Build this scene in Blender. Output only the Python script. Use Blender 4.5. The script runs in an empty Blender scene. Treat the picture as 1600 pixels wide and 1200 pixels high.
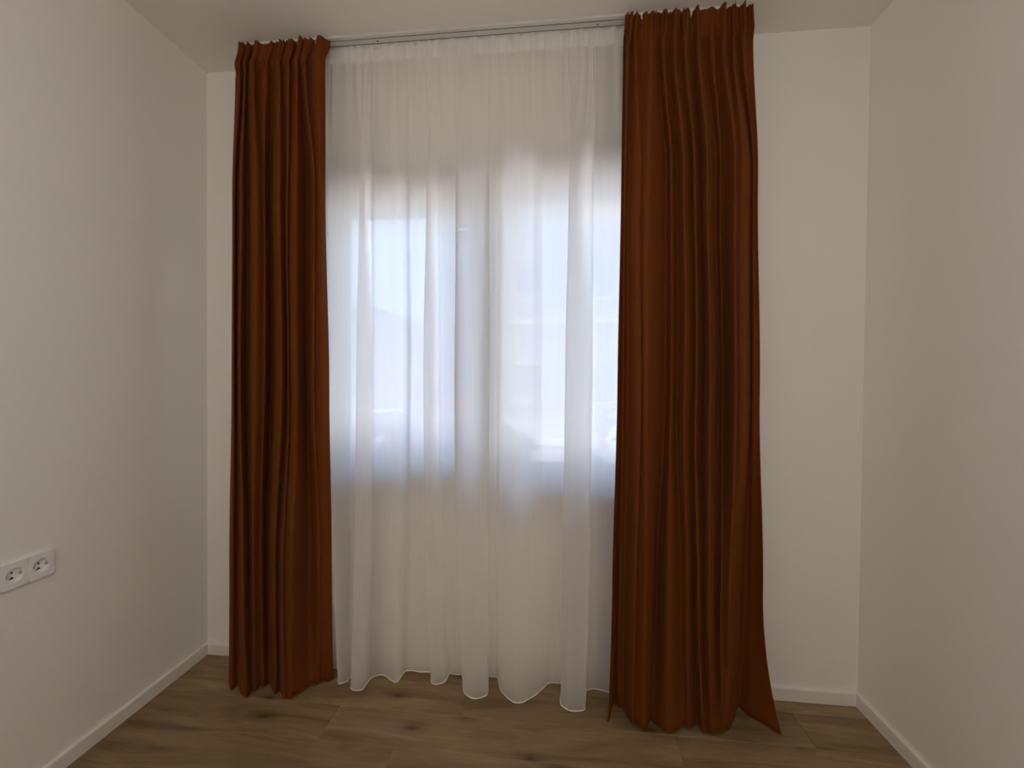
import bpy, bmesh, math, random
from mathutils import Vector, Matrix

random.seed(7)
scene = bpy.context.scene
col = scene.collection

# ------------------------------------------------------------------ camera
YAW, PITCH, ROLL = -0.0987, -0.0136, 0.0082
cam_data = bpy.data.cameras.new('camera')
cam_data.sensor_fit = 'HORIZONTAL'
cam_data.sensor_width = 36.0
cam_data.lens = 36.0 * 641.09 / 1600.0
cam_data.clip_start = 0.02
cam_data.clip_end = 500.0
camera = bpy.data.objects.new('camera', cam_data)
col.objects.link(camera)
fwd = Vector((math.sin(YAW) * math.cos(PITCH), math.cos(YAW) * math.cos(PITCH), math.sin(PITCH)))
right = Vector((math.cos(YAW), -math.sin(YAW), 0.0))
up = right.cross(fwd)
r2 = right * math.cos(ROLL) + up * math.sin(ROLL)
u2 = -right * math.sin(ROLL) + up * math.cos(ROLL)
m = Matrix((r2, u2, -fwd)).transposed().to_4x4()
m.translation = Vector((1.5443, -1.699, 1.2533))
camera.matrix_world = m
scene.camera = camera

# ------------------------------------------------------------------ world, sun, exposure
world = bpy.data.worlds.new('sky')
scene.world = world
world.use_nodes = True
wn = world.node_tree
wn.nodes.clear()
w_out = wn.nodes.new('ShaderNodeOutputWorld')
w_bg = wn.nodes.new('ShaderNodeBackground')
w_tc = wn.nodes.new('ShaderNodeTexCoord')
w_sep = wn.nodes.new('ShaderNodeSeparateXYZ')
w_ramp = wn.nodes.new('ShaderNodeValToRGB')
w_ramp.color_ramp.elements[0].position = 0.0
w_ramp.color_ramp.elements[0].color = (0.52, 0.72, 0.98, 1)
w_ramp.color_ramp.elements[1].position = 0.9
w_ramp.color_ramp.elements[1].color = (0.30, 0.60, 1.25, 1)
wn.links.new(w_tc.outputs['Generated'], w_sep.inputs[0])
wn.links.new(w_sep.outputs['Z'], w_ramp.inputs[0])
wn.links.new(w_ramp.outputs[0], w_bg.inputs[0])
w_bg.inputs[1].default_value = 3.7
wn.links.new(w_bg.outputs[0], w_out.inputs[0])

sun_data = bpy.data.lights.new('sun', 'SUN')
sun_data.energy = 16.5
sun_data.angle = math.radians(0.6)
sun_data.color = (1.0, 0.83, 0.60)
sun = bpy.data.objects.new('sun', sun_data)
col.objects.link(sun)
sun.rotation_euler = Vector((-0.52, 0.16, -0.84)).to_track_quat('-Z', 'Y').to_euler()
sun.location = (13, -4, 21)

scene.view_settings.view_transform = 'Standard'
scene.view_settings.look = 'None'
scene.view_settings.gamma = 1.0
scene.view_settings.use_curve_mapping = False
scene.view_settings.exposure = 0.0
scene.cycles.max_bounces = 14
scene.cycles.diffuse_bounces = 8
scene.cycles.glossy_bounces = 3
scene.cycles.transmission_bounces = 8
scene.cycles.transparent_max_bounces = 24
scene.cycles.caustics_reflective = False
scene.cycles.caustics_refractive = False
scene.cycles.sample_clamp_indirect = 6.0


# ------------------------------------------------------------------ helpers
def obj(name, mesh, mat=None, parent=None, label=None, cat=None, group=None, kind=None):
    if isinstance(mesh, bmesh.types.BMesh):
        me = bpy.data.meshes.new(name)
        mesh.to_mesh(me)
        mesh.free()
    else:
        me = mesh
    if mat is not None and not me.materials:
        me.materials.append(mat)
    o = bpy.data.objects.new(name, me)
    col.objects.link(o)
    if parent is not None:
        o.parent = parent
    return tag(o, label, cat, group, kind)


def tag(o, label=None, cat=None, group=None, kind=None):
    if label: o['label'] = label
    if cat: o['category'] = cat
    if group: o['group'] = group
    if kind: o['kind'] = kind
    return o


def empty(name, loc, rz=0.0, **kw):
    o = bpy.data.objects.new(name, None)
    o.empty_display_size = 0.1
    o.location = loc
    o.rotation_euler = (0, 0, rz)
    col.objects.link(o)
    return tag(o, kw.get('label'), kw.get('cat'), kw.get('group'), kw.get('kind'))


def box(bm, x0, x1, y0, y1, z0, z1):
    v = [bm.verts.new(p) for p in ((x0, y0, z0), (x1, y0, z0), (x1, y1, z0), (x0, y1, z0),
                                   (x0, y0, z1), (x1, y0, z1), (x1, y1, z1), (x0, y1, z1))]
    for f in ((0, 3, 2, 1), (4, 5, 6, 7), (0, 1, 5, 4), (1, 2, 6, 5), (2, 3, 7, 6), (3, 0, 4, 7)):
        bm.faces.new([v[i] for i in f])


def boxes(*bs, bevel=0.0, seg=1):
    bm = bmesh.new()
    for b in bs:
        box(bm, *b)
    if bevel:
        bmesh.ops.bevel(bm, geom=list(bm.edges), offset=bevel, segments=seg, affect='EDGES', profile=0.5)
    return bm


def smooth(o):
    for p in o.data.polygons:
        p.use_smooth = True
    return o


def cyl(bm, c, axis, r, h, n=16, r_end=None):
    """closed cylinder from c along unit axis"""
    a = Vector(axis).normalized()
    t = a.orthogonal().normalized()
    b = a.cross(t)
    c = Vector(c)
    r_end = r if r_end is None else r_end
    lo = [bm.verts.new(c + (t * math.cos(2 * math.pi * k / n) + b * math.sin(2 * math.pi * k / n)) * r) for k in range(n)]
    hi = [bm.verts.new(c + a * h + (t * math.cos(2 * math.pi * k / n) + b * math.sin(2 * math.pi * k / n)) * r_end) for k in range(n)]
    bm.faces.new(lo[::-1])
    bm.faces.new(hi)
    for k in range(n):
        bm.faces.new((lo[k], lo[(k + 1) % n], hi[(k + 1) % n], hi[k]))


# ------------------------------------------------------------------ materials
def new_mat(name):
    mt = bpy.data.materials.new(name)
    mt.use_nodes = True
    nt = mt.node_tree
    nt.nodes.clear()
    out = nt.nodes.new('ShaderNodeOutputMaterial')
    return mt, nt, out


def N(nt, kind, **inp):
    n = nt.nodes.new(kind)
    for k, v in inp.items():
        n.inputs[k.replace('_', ' ')].default_value = v
    return n


def mat_plain(name, color, rough=0.6, metal=0.0, noise=0.0, nscale=8.0, bump=0.0, bscale=120.0, spec=0.5, coat=0.0):
    mt, nt, out = new_mat(name)
    b = nt.nodes.new('ShaderNodeBsdfPrincipled')
    b.inputs['Base Color'].default_value = (*color, 1)
    b.inputs['Roughness'].default_value = rough
    b.inputs['Metallic'].default_value = metal
    b.inputs['Specular IOR Level'].default_value = spec
    b.inputs['Coat Weight'].default_value = coat
    tc = nt.nodes.new('ShaderNodeTexCoord')
    if noise:
        nz = N(nt, 'ShaderNodeTexNoise', Scale=nscale, Detail=4.0)
        nt.links.new(tc.outputs['Object'], nz.inputs['Vector'])
        mx = nt.nodes.new('ShaderNodeMix')
        mx.data_type = 'RGBA'
        mx.inputs[6].default_value = (*[c * (1 - noise) for c in color], 1)
        mx.inputs[7].default_value = (*[min(1, c * (1 + noise)) for c in color], 1)
        nt.links.new(nz.outputs['Fac'], mx.inputs[0])
        nt.links.new(mx.outputs[2], b.inputs['Base Color'])
    if bump:
        nb = N(nt, 'ShaderNodeTexNoise', Scale=bscale, Detail=3.0)
        nt.links.new(tc.outputs['Object'], nb.inputs['Vector'])
        bp = N(nt, 'ShaderNodeBump', Strength=bump, Distance=0.002)
        nt.links.new(nb.outputs['Fac'], bp.inputs['Height'])
        nt.links.new(bp.outputs['Normal'], b.inputs['Normal'])
    nt.links.new(b.outputs[0], out.inputs[0])
    return mt


def mat_velvet():
    mt, nt, out = new_mat('rust_velvet')
    uv = nt.nodes.new('ShaderNodeUVMap')
    mp = nt.nodes.new('ShaderNodeMapping')
    mp.inputs['Scale'].default_value = (30, 5, 1)
    nt.links.new(uv.outputs[0], mp.inputs[0])
    nz = N(nt, 'ShaderNodeTexNoise', Scale=3.0, Detail=4.0)
    nt.links.new(mp.outputs[0], nz.inputs['Vector'])
    mx = nt.nodes.new('ShaderNodeMix')
    mx.data_type = 'RGBA'
    mx.inputs[6].default_value = (0.155, 0.040, 0.0075, 1)
    mx.inputs[7].default_value = (0.215, 0.059, 0.012, 1)
    nt.links.new(nz.outputs['Fac'], mx.inputs[0])
    b = nt.nodes.new('ShaderNodeBsdfPrincipled')
    b.inputs['Roughness'].default_value = 0.85
    b.inputs['Specular IOR Level'].default_value = 0.12
    b.inputs['Sheen Weight'].default_value = 0.12
    b.inputs['Sheen Roughness'].default_value = 0.4
    b.inputs['Sheen Tint'].default_value = (0.9, 0.42, 0.14, 1)
    nt.links.new(mx.outputs[2], b.inputs['Base Color'])
    fine = N(nt, 'ShaderNodeTexNoise', Scale=900.0, Detail=2.0)
    nt.links.new(uv.outputs[0], fine.inputs['Vector'])
    bp = N(nt, 'ShaderNodeBump', Strength=0.15, Distance=0.0006)
    nt.links.new(fine.outputs['Fac'], bp.inputs['Height'])
    nt.links.new(bp.outputs['Normal'], b.inputs['Normal'])
    tr = nt.nodes.new('ShaderNodeBsdfTranslucent')
    tr.inputs['Color'].default_value = (0.55, 0.19, 0.03, 1)
    ms = nt.nodes.new('ShaderNodeMixShader')
    ms.inputs[0].default_value = 0.22
    nt.links.new(b.outputs[0], ms.inputs[1])
    nt.links.new(tr.outputs[0], ms.inputs[2])
    nt.links.new(ms.outputs[0], out.inputs[0])
    return mt


def mat_sheer(name, see_through, glow):
    """thin voile: part of the light passes between the threads, the rest is scattered both ways"""
    mt, nt, out = new_mat(name)
    uv = nt.nodes.new('ShaderNodeUVMap')
    mp = nt.nodes.new('ShaderNodeMapping')
    mp.inputs['Scale'].default_value = (140, 2.2, 1)
    nt.links.new(uv.outputs[0], mp.inputs[0])
    nz = N(nt, 'ShaderNodeTexNoise', Scale=1.0, Detail=3.0, Roughness=0.65)
    nt.links.new(mp.outputs[0], nz.inputs['Vector'])
    rng = nt.nodes.new('ShaderNodeMapRange')
    rng.inputs['From Min'].default_value = 0.25
    rng.inputs['From Max'].default_value = 0.75
    rng.inputs['To Min'].default_value = 1 - see_through * 1.5
    rng.inputs['To Max'].default_value = 1 - see_through * 0.5
    nt.links.new(nz.outputs['Fac'], rng.inputs['Value'])
    d = nt.nodes.new('ShaderNodeBsdfDiffuse')
    d.inputs['Color'].default_value = (0.95, 0.94, 0.94, 1)
    t = nt.nodes.new('ShaderNodeBsdfTranslucent')
    t.inputs['Color'].default_value = (0.975, 0.965, 0.96, 1)
    a = nt.nodes.new('ShaderNodeMixShader')
    a.inputs[0].default_value = glow
    nt.links.new(d.outputs[0], a.inputs[1])
    nt.links.new(t.outputs[0], a.inputs[2])
    tp = nt.nodes.new('ShaderNodeBsdfTransparent')
    ms = nt.nodes.new('ShaderNodeMixShader')
    nt.links.new(rng.outputs[0], ms.inputs[0])
    nt.links.new(tp.outputs[0], ms.inputs[1])
    nt.links.new(a.outputs[0], ms.inputs[2])
    nt.links.new(ms.outputs[0], out.inputs[0])
    return mt


def mat_glass(name, tint=(0.96, 0.98, 0.98)):
    mt, nt, out = new_mat(name)
    tp = nt.nodes.new('ShaderNodeBsdfTransparent')
    tp.inputs['Color'].default_value = (*tint, 1)
    g = nt.nodes.new('ShaderNodeBsdfGlossy')
    g.inputs['Roughness'].default_value = 0.02
    fr = N(nt, 'ShaderNodeFresnel', IOR=1.38)
    ms = nt.nodes.new('ShaderNodeMixShader')
    nt.links.new(fr.outputs[0], ms.inputs[0])
    nt.links.new(tp.outputs[0], ms.inputs[1])
    nt.links.new(g.outputs[0], ms.inputs[2])
    nt.links.new(ms.outputs[0], out.inputs[0])
    return mt


def mat_oak():
    mt, nt, out = new_mat('oak_laminate')
    geo = nt.nodes.new('ShaderNodeNewGeometry')
    oi = nt.nodes.new('ShaderNodeObjectInfo')
    add = nt.nodes.new('ShaderNodeVectorMath')
    add.operation = 'MULTIPLY_ADD'
    cmb = nt.nodes.new('ShaderNodeCombineXYZ')
    for k in range(3):
        nt.links.new(oi.outputs['Random'], cmb.inputs[k])
    add.inputs[1].default_value = (37.0, 53.0, 11.0)
    nt.links.new(cmb.outputs[0], add.inputs[0])
    nt.links.new(geo.outputs['Position'], add.inputs[2])
    mp = nt.nodes.new('ShaderNodeMapping')
    mp.inputs['Scale'].default_value = (1.3, 9, 1)
    nt.links.new(add.outputs[0], mp.inputs[0])
    big = N(nt, 'ShaderNodeTexNoise', Scale=1.6, Detail=6.0, Roughness=0.62, Distortion=1.3)
    nt.links.new(mp.outputs[0], big.inputs['Vector'])
    mp2 = nt.nodes.new('ShaderNodeMapping')
    mp2.inputs['Scale'].default_value = (6, 170, 1)
    nt.links.new(add.outputs[0], mp2.inputs[0])
    grain = N(nt, 'ShaderNodeTexNoise', Scale=1.0, Detail=4.0)
    nt.links.new(mp2.outputs[0], grain.inputs['Vector'])
    ramp = nt.nodes.new('ShaderNodeValToRGB')
    e = ramp.color_ramp.elements
    e[0].position = 0.30
    e[0].color = (0.175, 0.112, 0.054, 1)
    e[1].position = 0.70
    e[1].color = (0.35, 0.25, 0.134, 1)
    mid = ramp.color_ramp.elements.new(0.52)
    mid.color = (0.272, 0.188, 0.097, 1)
    nt.links.new(big.outputs['Fac'], ramp.inputs[0])
    gr = nt.nodes.new('ShaderNodeMapRange')
    gr.inputs['To Min'].default_value = 0.86
    gr.inputs['To Max'].default_value = 1.12
    nt.links.new(grain.outputs['Fac'], gr.inputs['Value'])
    mul = nt.nodes.new('ShaderNodeMix')
    mul.data_type = 'RGBA'
    mul.blend_type = 'MULTIPLY'
    mul.inputs[0].default_value = 1.0
    nt.links.new(ramp.outputs[0], mul.inputs[6])
    nt.links.new(gr.outputs[0], mul.inputs[7])
    # knots
    mp3 = nt.nodes.new('ShaderNodeMapping')
    mp3.inputs['Scale'].default_value = (2.2, 5.0, 1)
    nt.links.new(add.outputs[0], mp3.inputs[0])
    vo = N(nt, 'ShaderNodeTexVoronoi', Scale=1.0)
    vo.voronoi_dimensions = '2D'
    nt.links.new(mp3.outputs[0], vo.inputs['Vector'])
    kr = nt.nodes.new('ShaderNodeValToRGB')
    kr.color_ramp.elements[0].position = 0.02
    kr.color_ramp.elements[0].color = (0.22, 0.18, 0.14, 1)
    kr.color_ramp.elements[1].position = 0.17
    kr.color_ramp.elements[1].color = (1, 1, 1, 1)
    kk = kr.color_ramp.elements.new(0.055)
    kk.color = (0.62, 0.57, 0.52, 1)
    nt.links.new(vo.outputs['Distance'], kr.inputs[0])
    mul2 = nt.nodes.new('ShaderNodeMix')
    mul2.data_type = 'RGBA'
    mul2.blend_type = 'MULTIPLY'
    mul2.inputs[0].default_value = 0.8
    nt.links.new(mul.outputs[2], mul2.inputs[6])
    nt.links.new(kr.outputs[0], mul2.inputs[7])
    # each board a touch lighter or darker
    pr = nt.nodes.new('ShaderNodeMapRange')
    pr.inputs['To Min'].default_value = 0.88
    pr.inputs['To Max'].default_value = 1.10
    nt.links.new(oi.outputs['Random'], pr.inputs['Value'])
    mul3 = nt.nodes.new('ShaderNodeMix')
    mul3.data_type = 'RGBA'
    mul3.blend_type = 'MULTIPLY'
    mul3.inputs[0].default_value = 1.0
    nt.links.new(mul2.outputs[2], mul3.inputs[6])
    nt.links.new(pr.outputs[0], mul3.inputs[7])
    b = nt.nodes.new('ShaderNodeBsdfPrincipled')
    b.inputs['Roughness'].default_value = 0.55
    b.inputs['Specular IOR Level'].default_value = 0.35
    nt.links.new(mul3.outputs[2], b.inputs['Base Color'])
    bp = N(nt, 'ShaderNodeBump', Strength=0.15, Distance=0.0006)
    nt.links.new(grain.outputs['Fac'], bp.inputs['Height'])
    nt.links.new(bp.outputs['Normal'], b.inputs['Normal'])
    nt.links.new(b.outputs[0], out.inputs[0])
    return mt


M = dict(
    wall=mat_plain('wall_plaster', (0.87, 0.837, 0.795), 0.92, noise=0.015, nscale=3.0, bump=0.25, bscale=160, spec=0.2),
    ceiling=mat_plain('ceiling_paint', (0.87, 0.835, 0.785), 0.95, noise=0.01, nscale=3.0, bump=0.15, bscale=160, spec=0.2),
    trim=mat_plain('baseboard_white', (0.82, 0.78, 0.73), 0.5),
    subfloor=mat_plain('subfloor_dark', (0.06, 0.045, 0.03), 0.9),
    oak=mat_oak(),
    velvet=mat_velvet(),
    sheer=mat_sheer('white_voile', 0.055, 0.86),
    sheer_dense=mat_sheer('white_voile_tape', 0.015, 0.5),
    pvc=mat_plain('window_pvc', (0.86, 0.86, 0.85), 0.35),
    sill=mat_plain('sill_white', (0.86, 0.87, 0.88), 0.4),
    gasket=mat_plain('gasket_grey', (0.12, 0.12, 0.12), 0.7),
    glass=mat_glass('window_glass'),
    rail=mat_plain('rail_aluminium', (0.74, 0.73, 0.72), 0.35, metal=0.25),
    slot=mat_plain('rail_slot_dark', (0.02, 0.018, 0.016), 0.8),
    screw=mat_plain('screw_dark', (0.05, 0.045, 0.04), 0.4, metal=0.6),
    glider=mat_plain('glider_white', (0.85, 0.84, 0.80), 0.4),
    plastic=mat_plain('socket_white', (0.86, 0.84, 0.83), 0.35),
    hole=mat_plain('socket_hole', (0.01, 0.01, 0.01), 0.8),
    clip=mat_plain('socket_clip', (0.55, 0.53, 0.50), 0.35, metal=0.5),
)

# ------------------------------------------------------------------ room shell
W, H, D, T = 2.731, 2.60, 3.40, 0.32          # width, height, depth behind the window wall, wall thickness
WX0, WX1, WZ0, WZ1 = 0.285, 2.210, 0.775, 2.140   # window opening

TF = 0.150                                     # the window wall is thinner
bm = boxes((-T, WX0, 0, TF, -0.1, H), (WX1, W + T, 0, TF, -0.1, H), (WX0, WX1, 0, TF, -0.1, WZ0), (WX0, WX1, 0, TF, WZ1, H))
obj('wall_back', bm, M['wall'], kind='structure', label='white plastered wall around the curtained window')
obj('wall_left', boxes((-T, 0, -D, 0, -0.1, H)), M['wall'], kind='structure', label='plain white plastered wall with the double socket')
obj('wall_right', boxes((W, W + T, -D, 0, -0.1, H)), M['wall'], kind='structure', label='plain white plastered wall without sockets')
obj('wall_rear', boxes((-T, W + T, -D - T, -D, -0.1, H)), M['wall'], kind='structure', label='plain white plastered wall facing the window')
obj('ceiling', boxes((-T, W + T, -D - T, TF, H, H + 0.25)), M['ceiling'], kind='structure', label='plain white painted ceiling')

# floor boards, every board a piece of the floor; top face at z = 0
floor = obj('floor', boxes((0, W, -D, 0, -0.1, -0.012)), M['subfloor'], kind='structure', label='greige oak laminate floor of long boards laid along the window wall')
PW, PL = 0.150, 1.235
plank_meshes = {}


def plank(x0, x1, y0, y1):
    key = (round(x1 - x0, 3), round(y1 - y0, 3))
    if key not in plank_meshes:
        bmp = boxes((0, key[0], 0, key[1], -0.012, 0.0))
        ed = [e for e in bmp.edges if all(v.co.z > -0.001 for v in e.verts)]
        bmesh.ops.bevel(bmp, geom=ed, offset=0.0016, segments=1, affect='EDGES')
        me = bpy.data.meshes.new('plank')
        bmp.to_mesh(me)
        bmp.free()
        me.materials.append(M['oak'])
        plank_meshes[key] = me
    o = obj('plank', plank_meshes[key], parent=floor)
    o.location = (x0, y0, 0)


joints = {1: 1.218, 2: 0.748, 0: 0.35, 3: 1.02}
row, y1 = 0, 0.0
while y1 > -D + 0.001:
    y0 = max(-D, -0.07 - PW * row)
    j = joints.get(row, (0.31 + 0.517 * row) % PL)
    xs = [0.0]
    x = j
    while x - PL > 0.02: x -= PL
    while x < W - 0.02:
        if x > 0.02: xs.append(x)
        x += PL
    xs.append(W)
    for a, b in zip(xs, xs[1:]):
        plank(a, b, y0, y1)
    y1 = y0
    row += 1

# baseboards with a small rounded top
def baseboard(name, pts_fn, label):
    bm = bmesh.new()
    prof = [(0, 0), (0.012, 0), (0.012, 0.046), (0.0105, 0.0488), (0.007, 0.05), (0, 0.05)]
    rings = [[bm.verts.new(p) for p in pts_fn(k, prof)] for k in (0, 1)]
    n = len(prof)
    for k in range(n):
        bm.faces.new((rings[0][k], rings[0][(k + 1) % n], rings[1][(k + 1) % n], rings[1][k]))
    bm.faces.new(rings[0][::-1]); bm.faces.new(rings[1])
    bmesh.ops.recalc_face_normals(bm, faces=list(bm.faces))
    obj(name, bm, M['trim'], kind='structure', label=label)


baseboard('baseboard_left', lambda k, pf: [(d, (-D, 0)[k], z) for d, z in pf], 'low white baseboard under the wall with sockets')
baseboard('baseboard_right', lambda k, pf: [(W - d, (-D, 0)[k], z) for d, z in pf], 'low white baseboard under the socketless side wall')
baseboard('baseboard_back', lambda k, pf: [((0.012, W - 0.012)[k], -d, z) for d, z in pf], 'low white baseboard under the window wall')


# ------------------------------------------------------------------ windows
def frame_bm(x0, x1, z0, z1, y0, y1, w, bevel=0.004):
    """rectangular frame with mitre-less members"""
    return boxes((x0, x1, y0, y1, z0, z0 + w), (x0, x1, y0, y1, z1 - w, z1),
                 (x0, x0 + w, y0, y1, z0 + w, z1 - w), (x1 - w, x1, y0, y1, z0 + w, z1 - w), bevel=bevel, seg=2)


win = empty('window_1', ((WX0 + WX1) / 2, 0.15, WZ0), kind='structure', label='white plastic window of three lights behind the sheer curtain')


def wpart(name, bm, mat, parent=win, base=win):
    bmesh.ops.translate(bm, verts=list(bm.verts), vec=-Vector(base.location))
    return obj(name, bm, mat, parent)


FY0, FY1 = 0.05, 0.12
wpart('frame', frame_bm(WX0, WX1, WZ0, WZ1, FY0, FY1, 0.085), M['pvc'])
wpart('mullion', boxes((0.49, 0.555, FY0 + 0.002, FY1, WZ0 + 0.08, WZ1 - 0.08), bevel=0.002), M['pvc'])
wpart('pane', boxes((WX0 + 0.08, 0.50, FY0 + 0.031, FY0 + 0.035, WZ0 + 0.08, WZ1 - 0.08)), M['glass'])
wpart('mullion', boxes((1.215, 1.30, FY0 - 0.002, FY1, WZ0 + 0.08, WZ1 - 0.08), bevel=0.004, seg=2), M['pvc'])
# opening sash, proud of the frame
GX0, GX1, GZ0, GZ1 = 0.632, 1.185, 0.924, 1.962          # its glass
sash = wpart('sash', frame_bm(GX0 - 0.086, GX1 + 0.086, GZ0 - 0.086, GZ1 + 0.086, FY0 - 0.018, FY1 - 0.022, 0.086, 0.006), M['pvc'])
wpart('gasket', frame_bm(GX0, GX1, GZ0, GZ1, FY0 + 0.008, FY0 + 0.024, 0.005, 0.0), M['gasket'], sash)
wpart('pane', boxes((GX0 - 0.006, GX1 + 0.006, FY0 + 0.014, FY0 + 0.018, GZ0 - 0.006, GZ1 + 0.006)), M['glass'], sash)
# fixed light with a narrow bead
GX0, GX1, GZ0, GZ1 = 1.317, 2.115, 0.8895, 2.0075
wpart('glazing_bead', frame_bm(GX0 - 0.05, GX1 + 0.05, GZ0 - 0.05, GZ1 + 0.05, FY0 + 0.006, FY0 + 0.03, 0.05, 0.003), M['pvc'])
wpart('gasket', frame_bm(GX0, GX1, GZ0, GZ1, FY0 + 0.016, FY0 + 0.03, 0.005, 0.0), M['gasket'])
wpart('pane', boxes((GX0 - 0.01, GX1 + 0.01, FY0 + 0.026, FY0 + 0.030, GZ0 - 0.01, GZ1 + 0.01)), M['glass'])
h = wpart('handle', boxes((1.215, 1.245, FY0 - 0.026, FY0 - 0.018, 1.40, 1.47), (1.222, 1.238, FY0 - 0.05, FY0 - 0.026, 1.425, 1.445),
                          (1.221, 1.239, FY0 - 0.062, FY0 - 0.046, 1.32, 1.445), bevel=0.003, seg=2), M['pvc'])
wpart('sill', boxes((WX0, WX1, -0.006, FY0, WZ0 - 0.001, WZ0 + 0.006), bevel=0.0015), M['sill'])
wpart('outer_sill', boxes((WX0, WX1, FY1, TF + 0.04, WZ0 - 0.004, WZ0 + 0.004), bevel=0.001), M['rail'])


# ------------------------------------------------------------------ added fill lamp behind the camera, unseen, shaped as a paper globe
LAMP = Vector((1.36, -2.30, 1.97))
lamp = empty('fill_lamp', (LAMP.x, LAMP.y, H), label='added fill lamp out of view, a lit warm white paper globe hanging on a cord from the ceiling', cat='lamp')
bm = bmesh.new()
rings, n = 24, 40
R_L = 0.27
prev = None
for k in range(1, rings):
    a = math.pi * k / rings
    rr = R_L * math.sin(a) + 0.003 * (k % 2)
    ring = [bm.verts.new((rr * math.cos(2 * math.pi * q / n), rr * math.sin(2 * math.pi * q / n), R_L * 0.94 * math.cos(a) + LAMP.z - H)) for q in range(n)]
    if prev:
        for q in range(n):
            bm.faces.new((prev[q], prev[(q + 1) % n], ring[(q + 1) % n], ring[q]))
    prev = ring
bmesh.ops.recalc_face_normals(bm, faces=list(bm.faces))
mt, nt, out = new_mat('fill_lamp_paper')
em = nt.nodes.new('ShaderNodeEmission')
em.inputs['Color'].default_value = (1.0, 0.98, 0.93, 1)
em.inputs['Strength'].default_value = 8.3
nt.links.new(em.outputs[0], out.inputs[0])
smooth(obj('fill_lamp_shade', bm, mt, lamp))
bm = bmesh.new(); cyl(bm, (0, 0, LAMP.z - H + R_L * 0.9), (0, 0, 1), 0.004, H - LAMP.z - R_L * 0.9, 10)
obj('cord', bm, M['gasket'], lamp)
bm = bmesh.new(); cyl(bm, (0, 0, -0.03), (0, 0, 1), 0.045, 0.03, 24, 0.05)
obj('ceiling_rose', bm, M['pvc'], lamp)


# curtain cross-sections (x, y in metres) at rising distance below the rail
DRAPE_A = [
    [(0.275, -0.1445), (0.238, -0.12), (0.223, -0.12), (0.224, -0.125), (0.235, -0.15), (0.249, -0.17)],
    [(0.301, -0.1566), (0.273, -0.142), (0.269, -0.165), (0.278, -0.18), (0.286, -0.2), (0.289, -0.205)],
    [(0.307, -0.1434), (0.27, -0.118), (0.251, -0.13), (0.259, -0.14), (0.288, -0.17), (0.3, -0.182)],
    [(0.326, -0.1566), (0.298, -0.142), (0.303, -0.17), (0.316, -0.19), (0.352, -0.225), (0.375, -0.237)],
    [(0.324, -0.1434), (0.287, -0.118), (0.284, -0.115), (0.288, -0.12), (0.327, -0.16), (0.372, -0.2)],
    [(0.361, -0.1588), (0.334, -0.146), (0.369, -0.18), (0.373, -0.19), (0.369, -0.195), (0.387, -0.205)],
    [(0.372, -0.1401), (0.333, -0.112), (0.378, -0.15), (0.386, -0.16), (0.373, -0.165), (0.39, -0.18)],
    [(0.412, -0.1577), (0.385, -0.144), (0.395, -0.158), (0.399, -0.163), (0.387, -0.165), (0.404, -0.185)],
    [(0.432, -0.1401), (0.394, -0.112), (0.367, -0.09), (0.363, -0.08), (0.367, -0.105), (0.41, -0.155)],
    [(0.472, -0.1583), (0.446, -0.145), (0.467, -0.175), (0.479, -0.187), (0.463, -0.195), (0.464, -0.2)],
    [(0.479, -0.1445), (0.444, -0.12), (0.463, -0.13), (0.47, -0.135), (0.463, -0.165), (0.474, -0.18)],
    [(0.51, -0.1583), (0.484, -0.145), (0.496, -0.162), (0.502, -0.17), (0.501, -0.2), (0.52, -0.222)],
    [(0.517, -0.1434), (0.482, -0.118), (0.497, -0.148), (0.504, -0.158), (0.508, -0.19), (0.533, -0.218)],
    [(0.548, -0.1583), (0.521, -0.145), (0.542, -0.18), (0.552, -0.193), (0.548, -0.214), (0.553, -0.22)],
    [(0.554, -0.1423), (0.519, -0.116), (0.527, -0.085), (0.528, -0.08), (0.554, -0.115), (0.585, -0.155)],
    [(0.58, -0.1588), (0.554, -0.146), (0.599, -0.16), (0.6, -0.16), (0.608, -0.14), (0.612, -0.14)],
    [(0.592, -0.1423), (0.557, -0.116), (0.607, -0.152), (0.611, -0.152), (0.62, -0.128), (0.619, -0.12)],
    [(0.631, -0.1588), (0.605, -0.146), (0.633, -0.165), (0.637, -0.16), (0.637, -0.125), (0.641, -0.115)],
    [(0.659, -0.1472), (0.628, -0.125), (0.629, -0.125), (0.647, -0.125), (0.652, -0.112), (0.654, -0.1)],
]
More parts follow.
